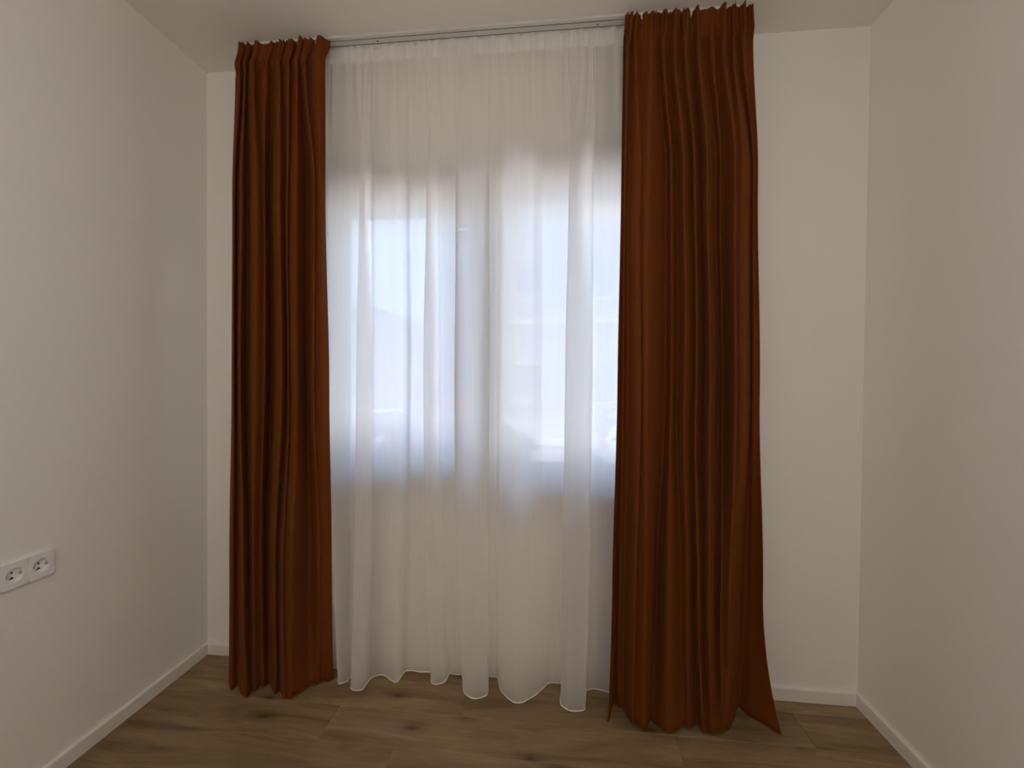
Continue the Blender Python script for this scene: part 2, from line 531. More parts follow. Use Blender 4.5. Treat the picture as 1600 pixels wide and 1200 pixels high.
DRAPE_B = [
    [(1.796, -0.15), (1.793, -0.13), (1.793, -0.125), (1.785, -0.14), (1.771, -0.165), (1.757, -0.19)],
    [(1.801, -0.1445), (1.799, -0.12), (1.799, -0.115), (1.802, -0.11), (1.792, -0.105), (1.787, -0.11)],
    [(1.81, -0.1571), (1.807, -0.143), (1.806, -0.13), (1.807, -0.125), (1.803, -0.125), (1.804, -0.125)],
    [(1.826, -0.1445), (1.825, -0.12), (1.822, -0.115), (1.83, -0.11), (1.827, -0.125), (1.825, -0.14)],
    [(1.837, -0.1577), (1.834, -0.144), (1.847, -0.165), (1.855, -0.185), (1.841, -0.2), (1.842, -0.2)],
    [(1.864, -0.1434), (1.865, -0.118), (1.861, -0.165), (1.869, -0.182), (1.86, -0.19), (1.858, -0.198)],
    [(1.894, -0.1588), (1.893, -0.146), (1.878, -0.19), (1.884, -0.205), (1.881, -0.218), (1.882, -0.22)],
    [(1.918, -0.1401), (1.922, -0.112), (1.953, -0.105), (1.967, -0.09), (1.936, -0.12), (1.917, -0.165)],
    [(1.934, -0.1577), (1.934, -0.144), (1.967, -0.14), (1.984, -0.13), (1.956, -0.2), (1.96, -0.225)],
    [(1.955, -0.1423), (1.96, -0.116), (1.996, -0.115), (2.013, -0.11), (2.011, -0.165), (2.019, -0.19)],
    [(1.97, -0.1588), (1.972, -0.146), (2.002, -0.172), (2.014, -0.183), (2.027, -0.2), (2.038, -0.2)],
    [(1.992, -0.1434), (1.998, -0.118), (2.039, -0.125), (2.053, -0.13), (2.064, -0.145), (2.073, -0.165)],
    [(2.009, -0.1588), (2.012, -0.146), (2.048, -0.158), (2.059, -0.165), (2.066, -0.2), (2.082, -0.205)],
    [(2.037, -0.1401), (2.045, -0.112), (2.086, -0.1), (2.101, -0.095), (2.095, -0.16), (2.101, -0.195)],
    [(2.053, -0.1583), (2.057, -0.145), (2.084, -0.18), (2.094, -0.192), (2.101, -0.21), (2.113, -0.208)],
    [(2.08, -0.1412), (2.09, -0.114), (2.138, -0.1), (2.156, -0.09), (2.147, -0.145), (2.138, -0.2)],
    [(2.098, -0.1588), (2.103, -0.146), (2.153, -0.12), (2.169, -0.11), (2.15, -0.185), (2.149, -0.205)],
    [(2.121, -0.1434), (2.131, -0.118), (2.168, -0.112), (2.184, -0.1), (2.164, -0.175), (2.164, -0.195)],
    [(2.136, -0.1588), (2.142, -0.146), (2.174, -0.178), (2.179, -0.188), (2.174, -0.195), (2.187, -0.18)],
    [(2.159, -0.1445), (2.171, -0.12), (2.189, -0.172), (2.195, -0.18), (2.195, -0.17), (2.208, -0.15)],
    [(2.168, -0.1583), (2.176, -0.145), (2.203, -0.18), (2.21, -0.185), (2.212, -0.15), (2.223, -0.13)],
    [(2.187, -0.1434), (2.2, -0.118), (2.256, -0.11), (2.275, -0.095), (2.269, -0.08), (2.26, -0.075)],
    [(2.202, -0.1588), (2.21, -0.146), (2.262, -0.12), (2.279, -0.11), (2.286, -0.105), (2.288, -0.12)],
    [(2.22, -0.1456), (2.234, -0.122), (2.271, -0.115), (2.288, -0.11), (2.296, -0.125), (2.316, -0.155)],
    [(2.238, -0.15), (2.25, -0.13), (2.278, -0.12), (2.297, -0.12), (2.302, -0.155), (2.352, -0.195)],
]
SHEER = [
    [(0.3, -0.097), (0.3, -0.048), (0.3, -0.04), (0.3, -0.034)],
    [(0.335, -0.097), (0.335, -0.066), (0.335, -0.064), (0.335, -0.062)],
    [(0.37, -0.097), (0.37, -0.048), (0.37, -0.04), (0.37, -0.034)],
    [(0.405, -0.097), (0.405, -0.066), (0.405, -0.064), (0.405, -0.062)],
    [(0.44, -0.097), (0.44, -0.048), (0.44, -0.04), (0.44, -0.034)],
    [(0.475, -0.097), (0.475, -0.066), (0.475, -0.064), (0.475, -0.062)],
    [(0.51, -0.097), (0.51, -0.048), (0.51, -0.04), (0.51, -0.034)],
    [(0.545, -0.097), (0.545, -0.066), (0.545, -0.064), (0.545, -0.062)],
    [(0.575, -0.097), (0.575, -0.048), (0.575, -0.04), (0.575, -0.034)],
    [(0.6, -0.097), (0.6, -0.066), (0.6, -0.064), (0.6, -0.062)],
    [(0.618, -0.097), (0.614, -0.086), (0.615, -0.085), (0.648, -0.054)],
    [(0.64, -0.097), (0.644, -0.107), (0.648, -0.114), (0.688, -0.124)],
    [(0.67, -0.097), (0.679, -0.109), (0.685, -0.117), (0.704, -0.131)],
    [(0.699, -0.097), (0.707, -0.103), (0.714, -0.11), (0.722, -0.113)],
    [(0.723, -0.097), (0.731, -0.099), (0.738, -0.104), (0.723, -0.098)],
    [(0.737, -0.097), (0.781, -0.099), (0.808, -0.104), (0.751, -0.099)],
    [(0.751, -0.097), (0.794, -0.101), (0.82, -0.107), (0.782, -0.106)],
    [(0.771, -0.097), (0.783, -0.106), (0.791, -0.114), (0.762, -0.123)],
    [(0.774, -0.097), (0.764, -0.113), (0.761, -0.123), (0.752, -0.145)],
    [(0.794, -0.097), (0.782, -0.117), (0.777, -0.129), (0.773, -0.159)],
    [(0.801, -0.097), (0.797, -0.115), (0.797, -0.126), (0.801, -0.153)],
    [(0.809, -0.097), (0.814, -0.107), (0.819, -0.115), (0.807, -0.125)],
    [(0.821, -0.097), (0.824, -0.097), (0.828, -0.101), (0.813, -0.092)],
    [(0.854, -0.097), (0.857, -0.091), (0.862, -0.092), (0.837, -0.071)],
    [(0.883, -0.097), (0.888, -0.091), (0.895, -0.092), (0.867, -0.071)],
    [(0.903, -0.097), (0.911, -0.096), (0.919, -0.099), (0.89, -0.087)],
    [(0.922, -0.097), (0.931, -0.099), (0.939, -0.104), (0.922, -0.1)],
    [(0.943, -0.097), (0.952, -0.093), (0.96, -0.096), (0.931, -0.079)],
    [(0.961, -0.097), (0.964, -0.081), (0.97, -0.078), (0.94, -0.037)],
    [(0.978, -0.097), (0.979, -0.079), (0.985, -0.075), (0.968, -0.03)],
    [(0.996, -0.097), (0.998, -0.079), (1.003, -0.075), (1.004, -0.03)],
    [(1.015, -0.097), (1.027, -0.079), (1.038, -0.075), (1.029, -0.03)],
    [(1.033, -0.097), (1.056, -0.079), (1.073, -0.075), (1.076, -0.03)],
    [(1.036, -0.097), (1.051, -0.081), (1.063, -0.079), (1.095, -0.039)],
    [(1.057, -0.097), (1.035, -0.088), (1.026, -0.088), (1.058, -0.061)],
    [(1.062, -0.097), (1.049, -0.096), (1.046, -0.1), (1.071, -0.089)],
    [(1.075, -0.097), (1.067, -0.096), (1.067, -0.099), (1.108, -0.088)],
    [(1.083, -0.097), (1.082, -0.09), (1.085, -0.091), (1.122, -0.069)],
    [(1.1, -0.097), (1.095, -0.08), (1.097, -0.077), (1.126, -0.035)],
    [(1.124, -0.097), (1.121, -0.079), (1.123, -0.075), (1.155, -0.03)],
    [(1.149, -0.097), (1.157, -0.079), (1.165, -0.075), (1.177, -0.03)],
    [(1.153, -0.097), (1.153, -0.086), (1.157, -0.085), (1.188, -0.054)],
    [(1.158, -0.097), (1.155, -0.094), (1.157, -0.097), (1.195, -0.082)],
    [(1.17, -0.097), (1.162, -0.104), (1.16, -0.111), (1.204, -0.115)],
    [(1.177, -0.097), (1.178, -0.111), (1.181, -0.121), (1.222, -0.14)],
    [(1.213, -0.097), (1.217, -0.114), (1.222, -0.125), (1.252, -0.149)],
    [(1.259, -0.097), (1.265, -0.109), (1.271, -0.118), (1.294, -0.132)],
    [(1.278, -0.097), (1.288, -0.101), (1.297, -0.106), (1.3, -0.105)],
    [(1.291, -0.097), (1.285, -0.08), (1.285, -0.077), (1.291, -0.036)],
    [(1.299, -0.097), (1.297, -0.079), (1.3, -0.075), (1.304, -0.03)],
    [(1.318, -0.097), (1.317, -0.079), (1.321, -0.075), (1.328, -0.03)],
    [(1.332, -0.097), (1.331, -0.094), (1.334, -0.097), (1.345, -0.083)],
    [(1.348, -0.097), (1.347, -0.103), (1.351, -0.109), (1.359, -0.111)],
    [(1.374, -0.097), (1.375, -0.112), (1.38, -0.121), (1.39, -0.14)],
    [(1.403, -0.097), (1.407, -0.116), (1.412, -0.127), (1.414, -0.153)],
    [(1.43, -0.097), (1.435, -0.112), (1.442, -0.121), (1.449, -0.14)],
    [(1.455, -0.097), (1.46, -0.103), (1.466, -0.109), (1.485, -0.111)],
    [(1.471, -0.097), (1.474, -0.094), (1.48, -0.097), (1.509, -0.082)],
    [(1.481, -0.097), (1.484, -0.088), (1.49, -0.089), (1.521, -0.063)],
    [(1.489, -0.097), (1.492, -0.084), (1.497, -0.083), (1.531, -0.048)],
    [(1.496, -0.097), (1.499, -0.081), (1.504, -0.078), (1.542, -0.037)],
    [(1.513, -0.097), (1.517, -0.079), (1.522, -0.075), (1.562, -0.03)],
    [(1.564, -0.097), (1.575, -0.079), (1.584, -0.075), (1.581, -0.03)],
    [(1.579, -0.097), (1.635, -0.079), (1.669, -0.075), (1.65, -0.03)],
    [(1.589, -0.097), (1.651, -0.081), (1.688, -0.078), (1.665, -0.037)],
    [(1.605, -0.097), (1.602, -0.091), (1.604, -0.092), (1.598, -0.072)],
    [(1.637, -0.097), (1.606, -0.111), (1.593, -0.12), (1.586, -0.138)],
    [(1.657, -0.097), (1.625, -0.118), (1.612, -0.131), (1.607, -0.163)],
    [(1.672, -0.097), (1.65, -0.119), (1.643, -0.132), (1.636, -0.166)],
    [(1.679, -0.097), (1.677, -0.117), (1.679, -0.129), (1.672, -0.159)],
    [(1.688, -0.097), (1.688, -0.108), (1.692, -0.116), (1.679, -0.127)],
    [(1.696, -0.097), (1.694, -0.09), (1.697, -0.091), (1.688, -0.069)],
    [(1.707, -0.097), (1.707, -0.087), (1.71, -0.086), (1.699, -0.057)],
    [(1.731, -0.097), (1.733, -0.083), (1.737, -0.081), (1.726, -0.044)],
    [(1.761, -0.097), (1.765, -0.086), (1.77, -0.085), (1.757, -0.054)],
    [(1.792, -0.097), (1.797, -0.089), (1.804, -0.089), (1.794, -0.064)],
    [(1.824, -0.097), (1.832, -0.087), (1.84, -0.087), (1.829, -0.06)],
    [(1.84, -0.097), (1.84, -0.048), (1.84, -0.04), (1.84, -0.034)],
    [(1.875, -0.097), (1.875, -0.066), (1.875, -0.064), (1.875, -0.062)],
    [(1.91, -0.097), (1.91, -0.048), (1.91, -0.04), (1.91, -0.034)],
    [(1.945, -0.097), (1.945, -0.066), (1.945, -0.064), (1.945, -0.062)],
    [(1.98, -0.097), (1.98, -0.048), (1.98, -0.04), (1.98, -0.034)],
    [(2.015, -0.097), (2.015, -0.066), (2.015, -0.064), (2.015, -0.062)],
    [(2.05, -0.097), (2.05, -0.048), (2.05, -0.04), (2.05, -0.034)],
    [(2.085, -0.097), (2.085, -0.066), (2.085, -0.064), (2.085, -0.062)],
    [(2.12, -0.097), (2.12, -0.048), (2.12, -0.04), (2.12, -0.034)],
    [(2.155, -0.097), (2.155, -0.066), (2.155, -0.064), (2.155, -0.062)],
]


# ------------------------------------------------------------------ curtain cloth
def catmull(p, n):
    """list of 2-D control points -> smooth polyline, n steps per span"""
    out = []
    for i in range(len(p) - 1):
        p0 = p[i - 1] if i else (2 * p[0][0] - p[1][0], 2 * p[0][1] - p[1][1])
        p1, p2 = p[i], p[i + 1]
        p3 = p[i + 2] if i + 2 < len(p) else (2 * p2[0] - p1[0], 2 * p2[1] - p1[1])
        for k in range(n):
            t = k / n
            out.append(tuple(0.5 * (2 * p1[a] + (p2[a] - p0[a]) * t + (2 * p0[a] - 5 * p1[a] + 4 * p2[a] - p3[a]) * t * t
                                    + (3 * p1[a] - p0[a] - 3 * p2[a] + p3[a]) * t ** 3) for a in (0, 1)))
    out.append(tuple(p[-1]))
    return out


def section(table, levels, z):
    """cross-section control points at height z"""
    if z >= levels[0]: return [r[0] for r in table]
    for k in range(len(levels) - 1):
        a, b = levels[k], levels[k + 1]
        if z >= b:
            t = (a - z) / (a - b)
            t = t * t if k == len(levels) - 2 else t * t * (3 - 2 * t)
            return [(r[k][0] + (r[k + 1][0] - r[k][0]) * t, r[k][1] + (r[k + 1][1] - r[k][1]) * t) for r in table]
    return [r[-1] for r in table]


def sheet(name, table, levels, zs, steps, mat, warp=None, base=None, parent=None, y_off=0.0):
    rows = []
    for z in zs:
        rows.append((z, catmull(section(table, levels, z), steps)))
    nu = len(rows[0][1])
    # arc length along the hem is the cloth's own u coordinate
    hem = rows[-1][1]
    s = [0.0]
    for a, b in zip(hem, hem[1:]):
        s.append(s[-1] + math.hypot(b[0] - a[0], b[1] - a[1]))
    verts, faces = [], []
    for z, line in rows:
        for i, (x, y) in enumerate(line):
            p = (x, y + y_off, z)
            if warp: p = warp(p, s[i], i / (nu - 1))
            verts.append((p[0] - base[0], p[1] - base[1], p[2] - base[2]))
    for r in range(len(rows) - 1):
        for i in range(nu - 1):
            a = r * nu + i
            faces.append((a, a + nu, a + nu + 1, a + 1))
    me = bpy.data.meshes.new(name)
    me.from_pydata(verts, [], faces)
    uvl = me.uv_layers.new(name='UVMap')
    for li, loop in enumerate(me.loops):
        v = loop.vertex_index
        uvl.data[li].uv = (s[v % nu], rows[v // nu][0])
    o = obj(name, me, mat, parent)
    smooth(o)
    return o, [Vector(verts[(len(rows) - 1) * nu + i]) for i in range(nu)]


def tube(name, pts, r, mat, parent, n=6):
    bm = bmesh.new()
    rings = []
    for i, p in enumerate(pts):
        d = (pts[min(i + 1, len(pts) - 1)] - pts[max(i - 1, 0)])
        d = d.normalized() if d.length > 1e-9 else Vector((1, 0, 0))
        t = Vector((0, 0, 1)); b = d.cross(t)
        b = b.normalized() if b.length > 1e-6 else Vector((0, 1, 0))
        t = b.cross(d).normalized()
        rings.append([bm.verts.new(p + (b * math.cos(2 * math.pi * k / n) + t * math.sin(2 * math.pi * k / n)) * r) for k in range(n)])
    for a, b in zip(rings, rings[1:]):
        for k in range(n):
            bm.faces.new((a[k], a[(k + 1) % n], b[(k + 1) % n], b[k]))
    bm.faces.new(rings[0]); bm.faces.new(rings[-1][::-1])
    bmesh.ops.recalc_face_normals(bm, faces=list(bm.faces))
    return smooth(obj(name, bm, mat, parent))


def zrange(*segs):
    out = []
    for a, b, n in segs:
        out += [a + (b - a) * k / n for k in range(n)]
    return out + [segs[-1][1]]


D_LEVELS = [2.57, 2.5, 2.0, 1.2, 0.5, 0.008]


def drape_warp(seed, x_l, x_r):
    rnd = random.Random(seed)
    ph = [rnd.uniform(0, 6.28) for _ in range(10)]

    def w(p, s, t):
        x, y, z = p
        head = max(0.0, min(1.0, (z - 2.47) / 0.06))        # gathered heading
        tape = math.exp(-((z - 2.525) / 0.020) ** 2)
        g = math.sin(s * 205 + ph[0] + 1.2 * math.sin(s * 37 + ph[1])) * 0.0055 + math.sin(s * 131 + ph[2]) * 0.004
        y += g * head * 1.35
        y = y + (-0.150 - y) * 0.35 * tape                   # stitched in at the tape
        fall = max(0.0, min(1.0, (2.47 - z) / 0.5))
        y += 0.0010 * math.sin(s * 60 + ph[3] + z * 2.1) * fall
        x += 0.0035 * math.sin(z * 4.3 + ph[4] + t * 9) * fall * (1 - t) * t * 4
        x += 0.002 * (max(0.0, (z - 2.56)) / 0.03) * math.sin(s * 90 + ph[5])
        if z > 2.545:                                        # frilled upper edge
            k = (z - 2.545) / 0.04
            z += k * (0.0026 * math.sin(s * 62 + ph[6]) + 0.0013 * math.sin(s * 140 + ph[7]) - 0.002)
        if z < 0.25:                                         # uneven hem
            k = (0.25 - z) / 0.25
            z += k * k * (0.004 + 0.004 * math.sin(s * 23 + ph[8]) + 0.002 * math.sin(s * 71 + ph[9]))
        return x, y, z
    return w


Z_DRAPE = zrange((2.587, 2.44, 22), (2.44, 1.9, 18), (1.9, 0.5, 30), (0.5, 0.008, 26))


def make_drape(table, seed, x_l, x_r, label):
    base = ((x_l + x_r) / 2, -0.13, 0.0)
    root = empty('velvet_drape', base, label=label, cat='curtain', group='rust velvet drapes')
    cloth, hem = sheet('drape_cloth', table, D_LEVELS, Z_DRAPE, 10, M['velvet'], drape_warp(seed, x_l, x_r), base, root)
    md = cloth.modifiers.new('thickness', 'SOLIDIFY')
    md.thickness = 0.0022
    md.offset = 0.0
    # turned-up hem: a soft roll along the lower edge
    tube('hem', hem, 0.0030, M['velvet'], root)
    # shirring tape on the back of the heading
    wp = drape_warp(seed, x_l, x_r)
    sheet('heading_tape', table, D_LEVELS, zrange((2.562, 2.505, 8)), 10, M['velvet'],
          lambda p, s, t: (lambda q: (q[0], q[1] + 0.006, q[2]))(wp(p, s, t)), base, root)
    return root


make_drape(DRAPE_A, 3, 0.24, 0.64, 'rust velvet drape nearer the double socket, hanging straight to an even hem')
make_drape(DRAPE_B, 11, 1.78, 2.35, 'wider rust velvet drape whose outer hem corner kicks out across the floor')

S_LEVELS = [2.5, 2.0, 1.35, 0.012]
ph = [random.uniform(0, 6.28) for _ in range(8)]


def sheer_warp(p, s, t):
    x, y, z = p
    head = max(0.0, min(1.0, (z - 2.15) / 0.38))
    y += head * (0.0045 * math.sin(s * 118 + ph[0] + math.sin(s * 23)) + 0.0035 * math.sin(s * 71 + ph[1]))
    y += 0.0035 * math.sin(s * 41 + ph[2]) * math.exp(-((z - 1.9) / 0.5) ** 2)
    tape = math.exp(-((z - 2.53) / 0.012) ** 2)
    y = y + (-0.097 - y) * 0.6 * tape
    if z > 2.55:
        z += (z - 2.55) / 0.038 * (0.0018 * math.sin(s * 64 + ph[3]) + 0.0012 * math.sin(s * 171 + ph[4]) - 0.003)
    if z < 0.12:
        k = (0.12 - z) / 0.12
        z += k * k * (0.0025 * math.sin(s * 37 + ph[5]) + 0.0015 * math.sin(s * 103 + ph[6]) + 0.003)
    return x, y, z


base = (1.22, -0.09, 0.0)
root = empty('sheer_curtain', base, label='white translucent sheer curtain hanging between the two rust drapes', cat='curtain')
cloth, hem = sheet('sheer_cloth', SHEER, S_LEVELS, zrange((2.588, 2.45, 14), (2.45, 1.35, 26), (1.35, 0.3, 16), (0.3, 0.012, 16)), 7,
                   M['sheer'], sheer_warp, base, root)
tube('hem', hem, 0.0023, M['glider'], root, 5)
tp, _ = sheet('heading_tape', SHEER, S_LEVELS, zrange((2.586, 2.522, 8)), 5, M['sheer_dense'], sheer_warp, base, root, 0.004)

# ------------------------------------------------------------------ ceiling rail
RX0, RX1 = 0.262, 2.20
rail = empty('curtain_rail', ((RX0 + RX1) / 2, -0.11, H), label='slim white double curtain rail fixed to the ceiling above the sheer', cat='curtain rail')


def rpart(name, bm, mat):
    bmesh.ops.translate(bm, verts=list(bm.verts), vec=-Vector(rail.location))
    return obj(name, bm, mat, rail)


ZB = 2.5915
rpart('rail_body', boxes((RX0, RX1, -0.138, -0.1245, ZB, H), (RX0, RX1, -0.1200, -0.0995, ZB, H), (RX0, RX1, -0.0945, -0.080, ZB, H)), M['rail'])
rpart('slot', boxes((RX0, RX1, -0.1245, -0.1200, ZB + 0.003, H)), M['slot'])
rpart('slot', boxes((RX0, RX1, -0.0995, -0.0945, ZB + 0.003, H)), M['slot'])
for sx in (0.838, 1.70):
    b2 = bmesh.new(); cyl(b2, (sx, -0.110, ZB - 0.0012), (0, 0, 1), 0.0028, 0.002, 12)
    rpart('screw', b2, M['screw'])
gl = None
for gx in [0.27, 0.30, 0.375, 0.405, 0.47, 0.545, 0.60, 1.815, 1.857, 1.905, 1.965, 2.03, 2.10, 2.125, 2.165, 2.19]:
    if gl is None:
        gl = bpy.data.meshes.new('glider')
        b2 = boxes((-0.004, 0.004, -0.0025, 0.0025, -0.016, 0.003), (-0.0015, 0.0015, -0.006, 0.006, -0.022, -0.014), bevel=0.0008)
        b2.to_mesh(gl); b2.free(); gl.materials.append(M['glider'])
    g = obj('glider', gl, parent=rail)
    g.location = (gx - rail.location.x, -0.1395 - rail.location.y, ZB - H)

# ------------------------------------------------------------------ double socket on the left wall
SY, SZ_, MOD, PH = -0.642, 0.676, 0.062, 0.073
sock = empty('wall_socket', (0, SY, SZ_), label='white double power socket set low in the plain plastered wall', cat='socket')


def socket_plate():
    """two square modules, each with a round opening"""
    bm = bmesh.new()
    R, th, n = 0.0192, 0.011, 32
    for cy in (-MOD / 2, MOD / 2):
        hy, hz = MOD / 2, PH / 2
        outer, front, inner = [], [], []
        for k in range(n):
            a = 2 * math.pi * (k + 0.5) / n
            c, s = math.cos(a), math.sin(a)
            q = min(hy / abs(c) if abs(c) > 1e-6 else 9, hz / abs(s) if abs(s) > 1e-6 else 9)
            outer.append(bm.verts.new((th - 0.0005, cy + c * q * 0.999, s * q)))
            front.append(bm.verts.new((th, cy + c * R * 1.12, s * R * 1.12)))
            inner.append(bm.verts.new((th - 0.0015, cy + c * R, s * R)))
        for k in range(n):
            j = (k + 1) % n
            bm.faces.new((outer[k], outer[j], front[j], front[k]))
            bm.faces.new((front[k], front[j], inner[j], inner[k]))
    return bm


bm = socket_plate()
box(bm, 0.0, 0.0005, -MOD, MOD, -PH / 2, PH / 2)
for a, b, c, d in ((-MOD - 0.001, -MOD, -PH / 2, PH / 2), (MOD, MOD + 0.001, -PH / 2, PH / 2)):
    box(bm, 0, 0.0105, a, b, c, d)
for c, d in ((-PH / 2 - 0.001, -PH / 2), (PH / 2, PH / 2 + 0.001)):
    box(bm, 0, 0.0105, -MOD, MOD, c, d)
obj('plate', bm, M['plastic'], sock)
for cy in (-MOD / 2, MOD / 2):
    b2 = bmesh.new()
    n, R = 32, 0.0192
    lo = [b2.verts.new((0.0012, cy + math.cos(2 * math.pi * (k + .5) / n) * R * 0.97, math.sin(2 * math.pi * (k + .5) / n) * R * 0.97)) for k in range(n)]
    hi = [b2.verts.new((0.0096, cy + math.cos(2 * math.pi * (k + .5) / n) * R, math.sin(2 * math.pi * (k + .5) / n) * R)) for k in range(n)]
    b2.faces.new(lo)
    for k in range(n):
        b2.faces.new((lo[k], hi[k], hi[(k + 1) % n], lo[(k + 1) % n]))
    ins = obj('socket_insert', b2, M['plastic'], sock)
    for dz in (-0.0085, 0.0060):
        b3 = bmesh.new(); cyl(b3, (0.0013, cy - 0.001, dz), (1, 0, 0), 0.0026, 0.0004, 14)
        obj('pin_hole', b3, M['hole'], ins)
    for sgn in (-1, 1):
        obj('earth_clip', boxes((0.0012, 0.008, cy + sgn * 0.0158 - 0.0016, cy + sgn * 0.0158 + 0.0016, -0.003, 0.003)), M['clip'], ins)
    obj('pin_slot', boxes((0.0012, 0.0018, cy - 0.0075, cy + 0.0035, -0.0122, -0.0098)), M['hole'], ins)


# ------------------------------------------------------------------ outside: street, cars, buildings
GZ = -1.10
M['asphalt'] = mat_plain('asphalt', (0.52, 0.50, 0.47), 0.9, noise=0.10, nscale=2.0)
M['paving'] = mat_plain('paving', (0.70, 0.66, 0.60), 0.85, noise=0.06, nscale=3.0)
M['cream'] = mat_plain('render_cream', (0.52, 0.49, 0.44), 0.9, noise=0.03, nscale=1.0)
M['grey_render'] = mat_plain('render_grey', (0.34, 0.35, 0.37), 0.9, noise=0.03, nscale=1.0)
M['ochre'] = mat_plain('render_ochre', (0.70, 0.46, 0.19), 0.9, noise=0.03, nscale=1.0)
M['pink'] = mat_plain('render_pink', (0.46, 0.38, 0.35), 0.9, noise=0.03, nscale=1.0)
M['tiles'] = mat_plain('roof_tiles', (0.40, 0.24, 0.19), 0.8, noise=0.15, nscale=4.0)
M['pane_far'] = mat_plain('far_pane', (0.26, 0.31, 0.38), 0.15)
M['far_frame'] = mat_plain('far_frame', (0.80, 0.80, 0.79), 0.5)
M['concrete'] = mat_plain('concrete', (0.60, 0.59, 0.57), 0.85, noise=0.05)
M['tyre'] = mat_plain('tyre', (0.025, 0.025, 0.027), 0.8)
M['rim'] = mat_plain('rim', (0.55, 0.56, 0.58), 0.3, metal=0.8)
M['car_glass'] = mat_plain('car_glass', (0.05, 0.06, 0.07), 0.05)
M['tail'] = mat_plain('tail_lens', (0.65, 0.02, 0.02), 0.15)
M['head'] = mat_plain('head_lens', (0.80, 0.82, 0.85), 0.1)
M['bumper'] = mat_plain('bumper_black', (0.04, 0.04, 0.045), 0.6)
M['plate_white'] = mat_plain('plate_white', (0.8, 0.8, 0.78), 0.5)


def paint(name, c): return mat_plain(name, c, 0.25, coat=0.8)


obj('street', boxes((-90, 90, -60, 120, GZ - 0.3, GZ)), M['asphalt'], kind='structure', label='pale sunlit street outside the window')
obj('pavement', boxes((-60, 60, 12.2, 13.9, GZ, GZ + 0.12)), M['paving'], kind='structure', label='pale pavement in front of the cream building')
obj('kerb', boxes((-60, 60, 12.05, 12.2, GZ, GZ + 0.13)), M['concrete'], kind='structure', label='concrete kerb along the pale pavement')
obj('forecourt', boxes((-4, 8, 0.34, 3.0, GZ, GZ + 0.10)), M['paving'], kind='structure', label='pale paved strip under the window')


def far_window(root, x, y, z, w, h):
    """framed window on a facade that faces -y, in the root's local space"""
    bx, by, bz = root.location
    f = obj('window', frame_bm(x - w / 2 - bx, x + w / 2 - bx, z - bz, z + h - bz, y - 0.06 - by, y + 0.02 - by, 0.07, 0.0), M['far_frame'], root)
    obj('pane', boxes((x - w / 2 + 0.06 - bx, x - 0.03 - bx, y - 0.03 - by, y + 0.01 - by, z + 0.06 - bz, z + h - 0.06 - bz)), M['pane_far'], f)
    obj('pane', boxes((x + 0.03 - bx, x + w / 2 - 0.06 - bx, y - 0.03 - by, y + 0.01 - by, z + 0.06 - bz, z + h - 0.06 - bz)), M['pane_far'], f)
    obj('window_ledge', boxes((x - w / 2 - 0.08 - bx, x + w / 2 + 0.08 - bx, y - 0.14 - by, y + 0.02 - by, z - 0.06 - bz, z - bz)), M['far_frame'], root)


def local(root, bm):
    bmesh.ops.translate(bm, verts=list(bm.verts), vec=-Vector(root.location))
    return bm


# cream block across the street
cb = empty('apartment_building', (6, 14, GZ), label='cream apartment block with an ochre band under its upper storey, beyond the fixed pane', cat='building')
obj('wall', local(cb, boxes((-1.0, 16, 14, 20.5, GZ, 9.3))), M['cream'], cb)
obj('ochre_band', local(cb, boxes((1.95, 16.05, 13.55, 14.0, 7.0, 8.35), bevel=0.02)), M['ochre'], cb, label='ochre rendered band')
obj('balcony_slab', local(cb, boxes((1.9, 16.1, 13.45, 14.0, 6.82, 7.0), bevel=0.02)), M['concrete'], cb)
obj('plinth', local(cb, boxes((-1.04, 16.04, 13.95, 14.0, GZ, -0.2), bevel=0.01)), M['concrete'], cb)
obj('cornice', local(cb, boxes((-1.06, 16.06, 13.90, 14.0, 3.35, 3.5), bevel=0.02)), M['far_frame'], cb)
obj('roof', local(cb, boxes((-1.4, 16.4, 13.5, 20.8, 9.3, 9.55), bevel=0.05)), M['concrete'], cb)
for zz in (0.35, 4.3):
    for xx in (0.55, 3.3, 6.1, 8.9, 11.7, 14.4):
        if zz == 8.9 or xx > 0:
            far_window(cb, xx, 13.55 if (6.9 < zz < 8.3 and xx > 1.9) else 14.0, zz, 1.25, 1.5)

# grey block further back
gb = empty('apartment_building', (-2, 22, GZ), label='tall grey apartment block further back, seen through the opening sash', cat='building')
obj('wall', local(gb, boxes((-5.95, 3.5, 22, 34, GZ, 12.6))), M['grey_render'], gb)
obj('roof', local(gb, boxes((-6.2, 3.8, 21.7, 34.3, 12.6, 12.9), bevel=0.05)), M['concrete'], gb)
for zz in (0.6, 4.0, 6.95, 9.9):
    for xx in (-3.62, -1.0, 1.6):
        far_window(gb, xx, 22.0, zz, 0.85, 1.45)

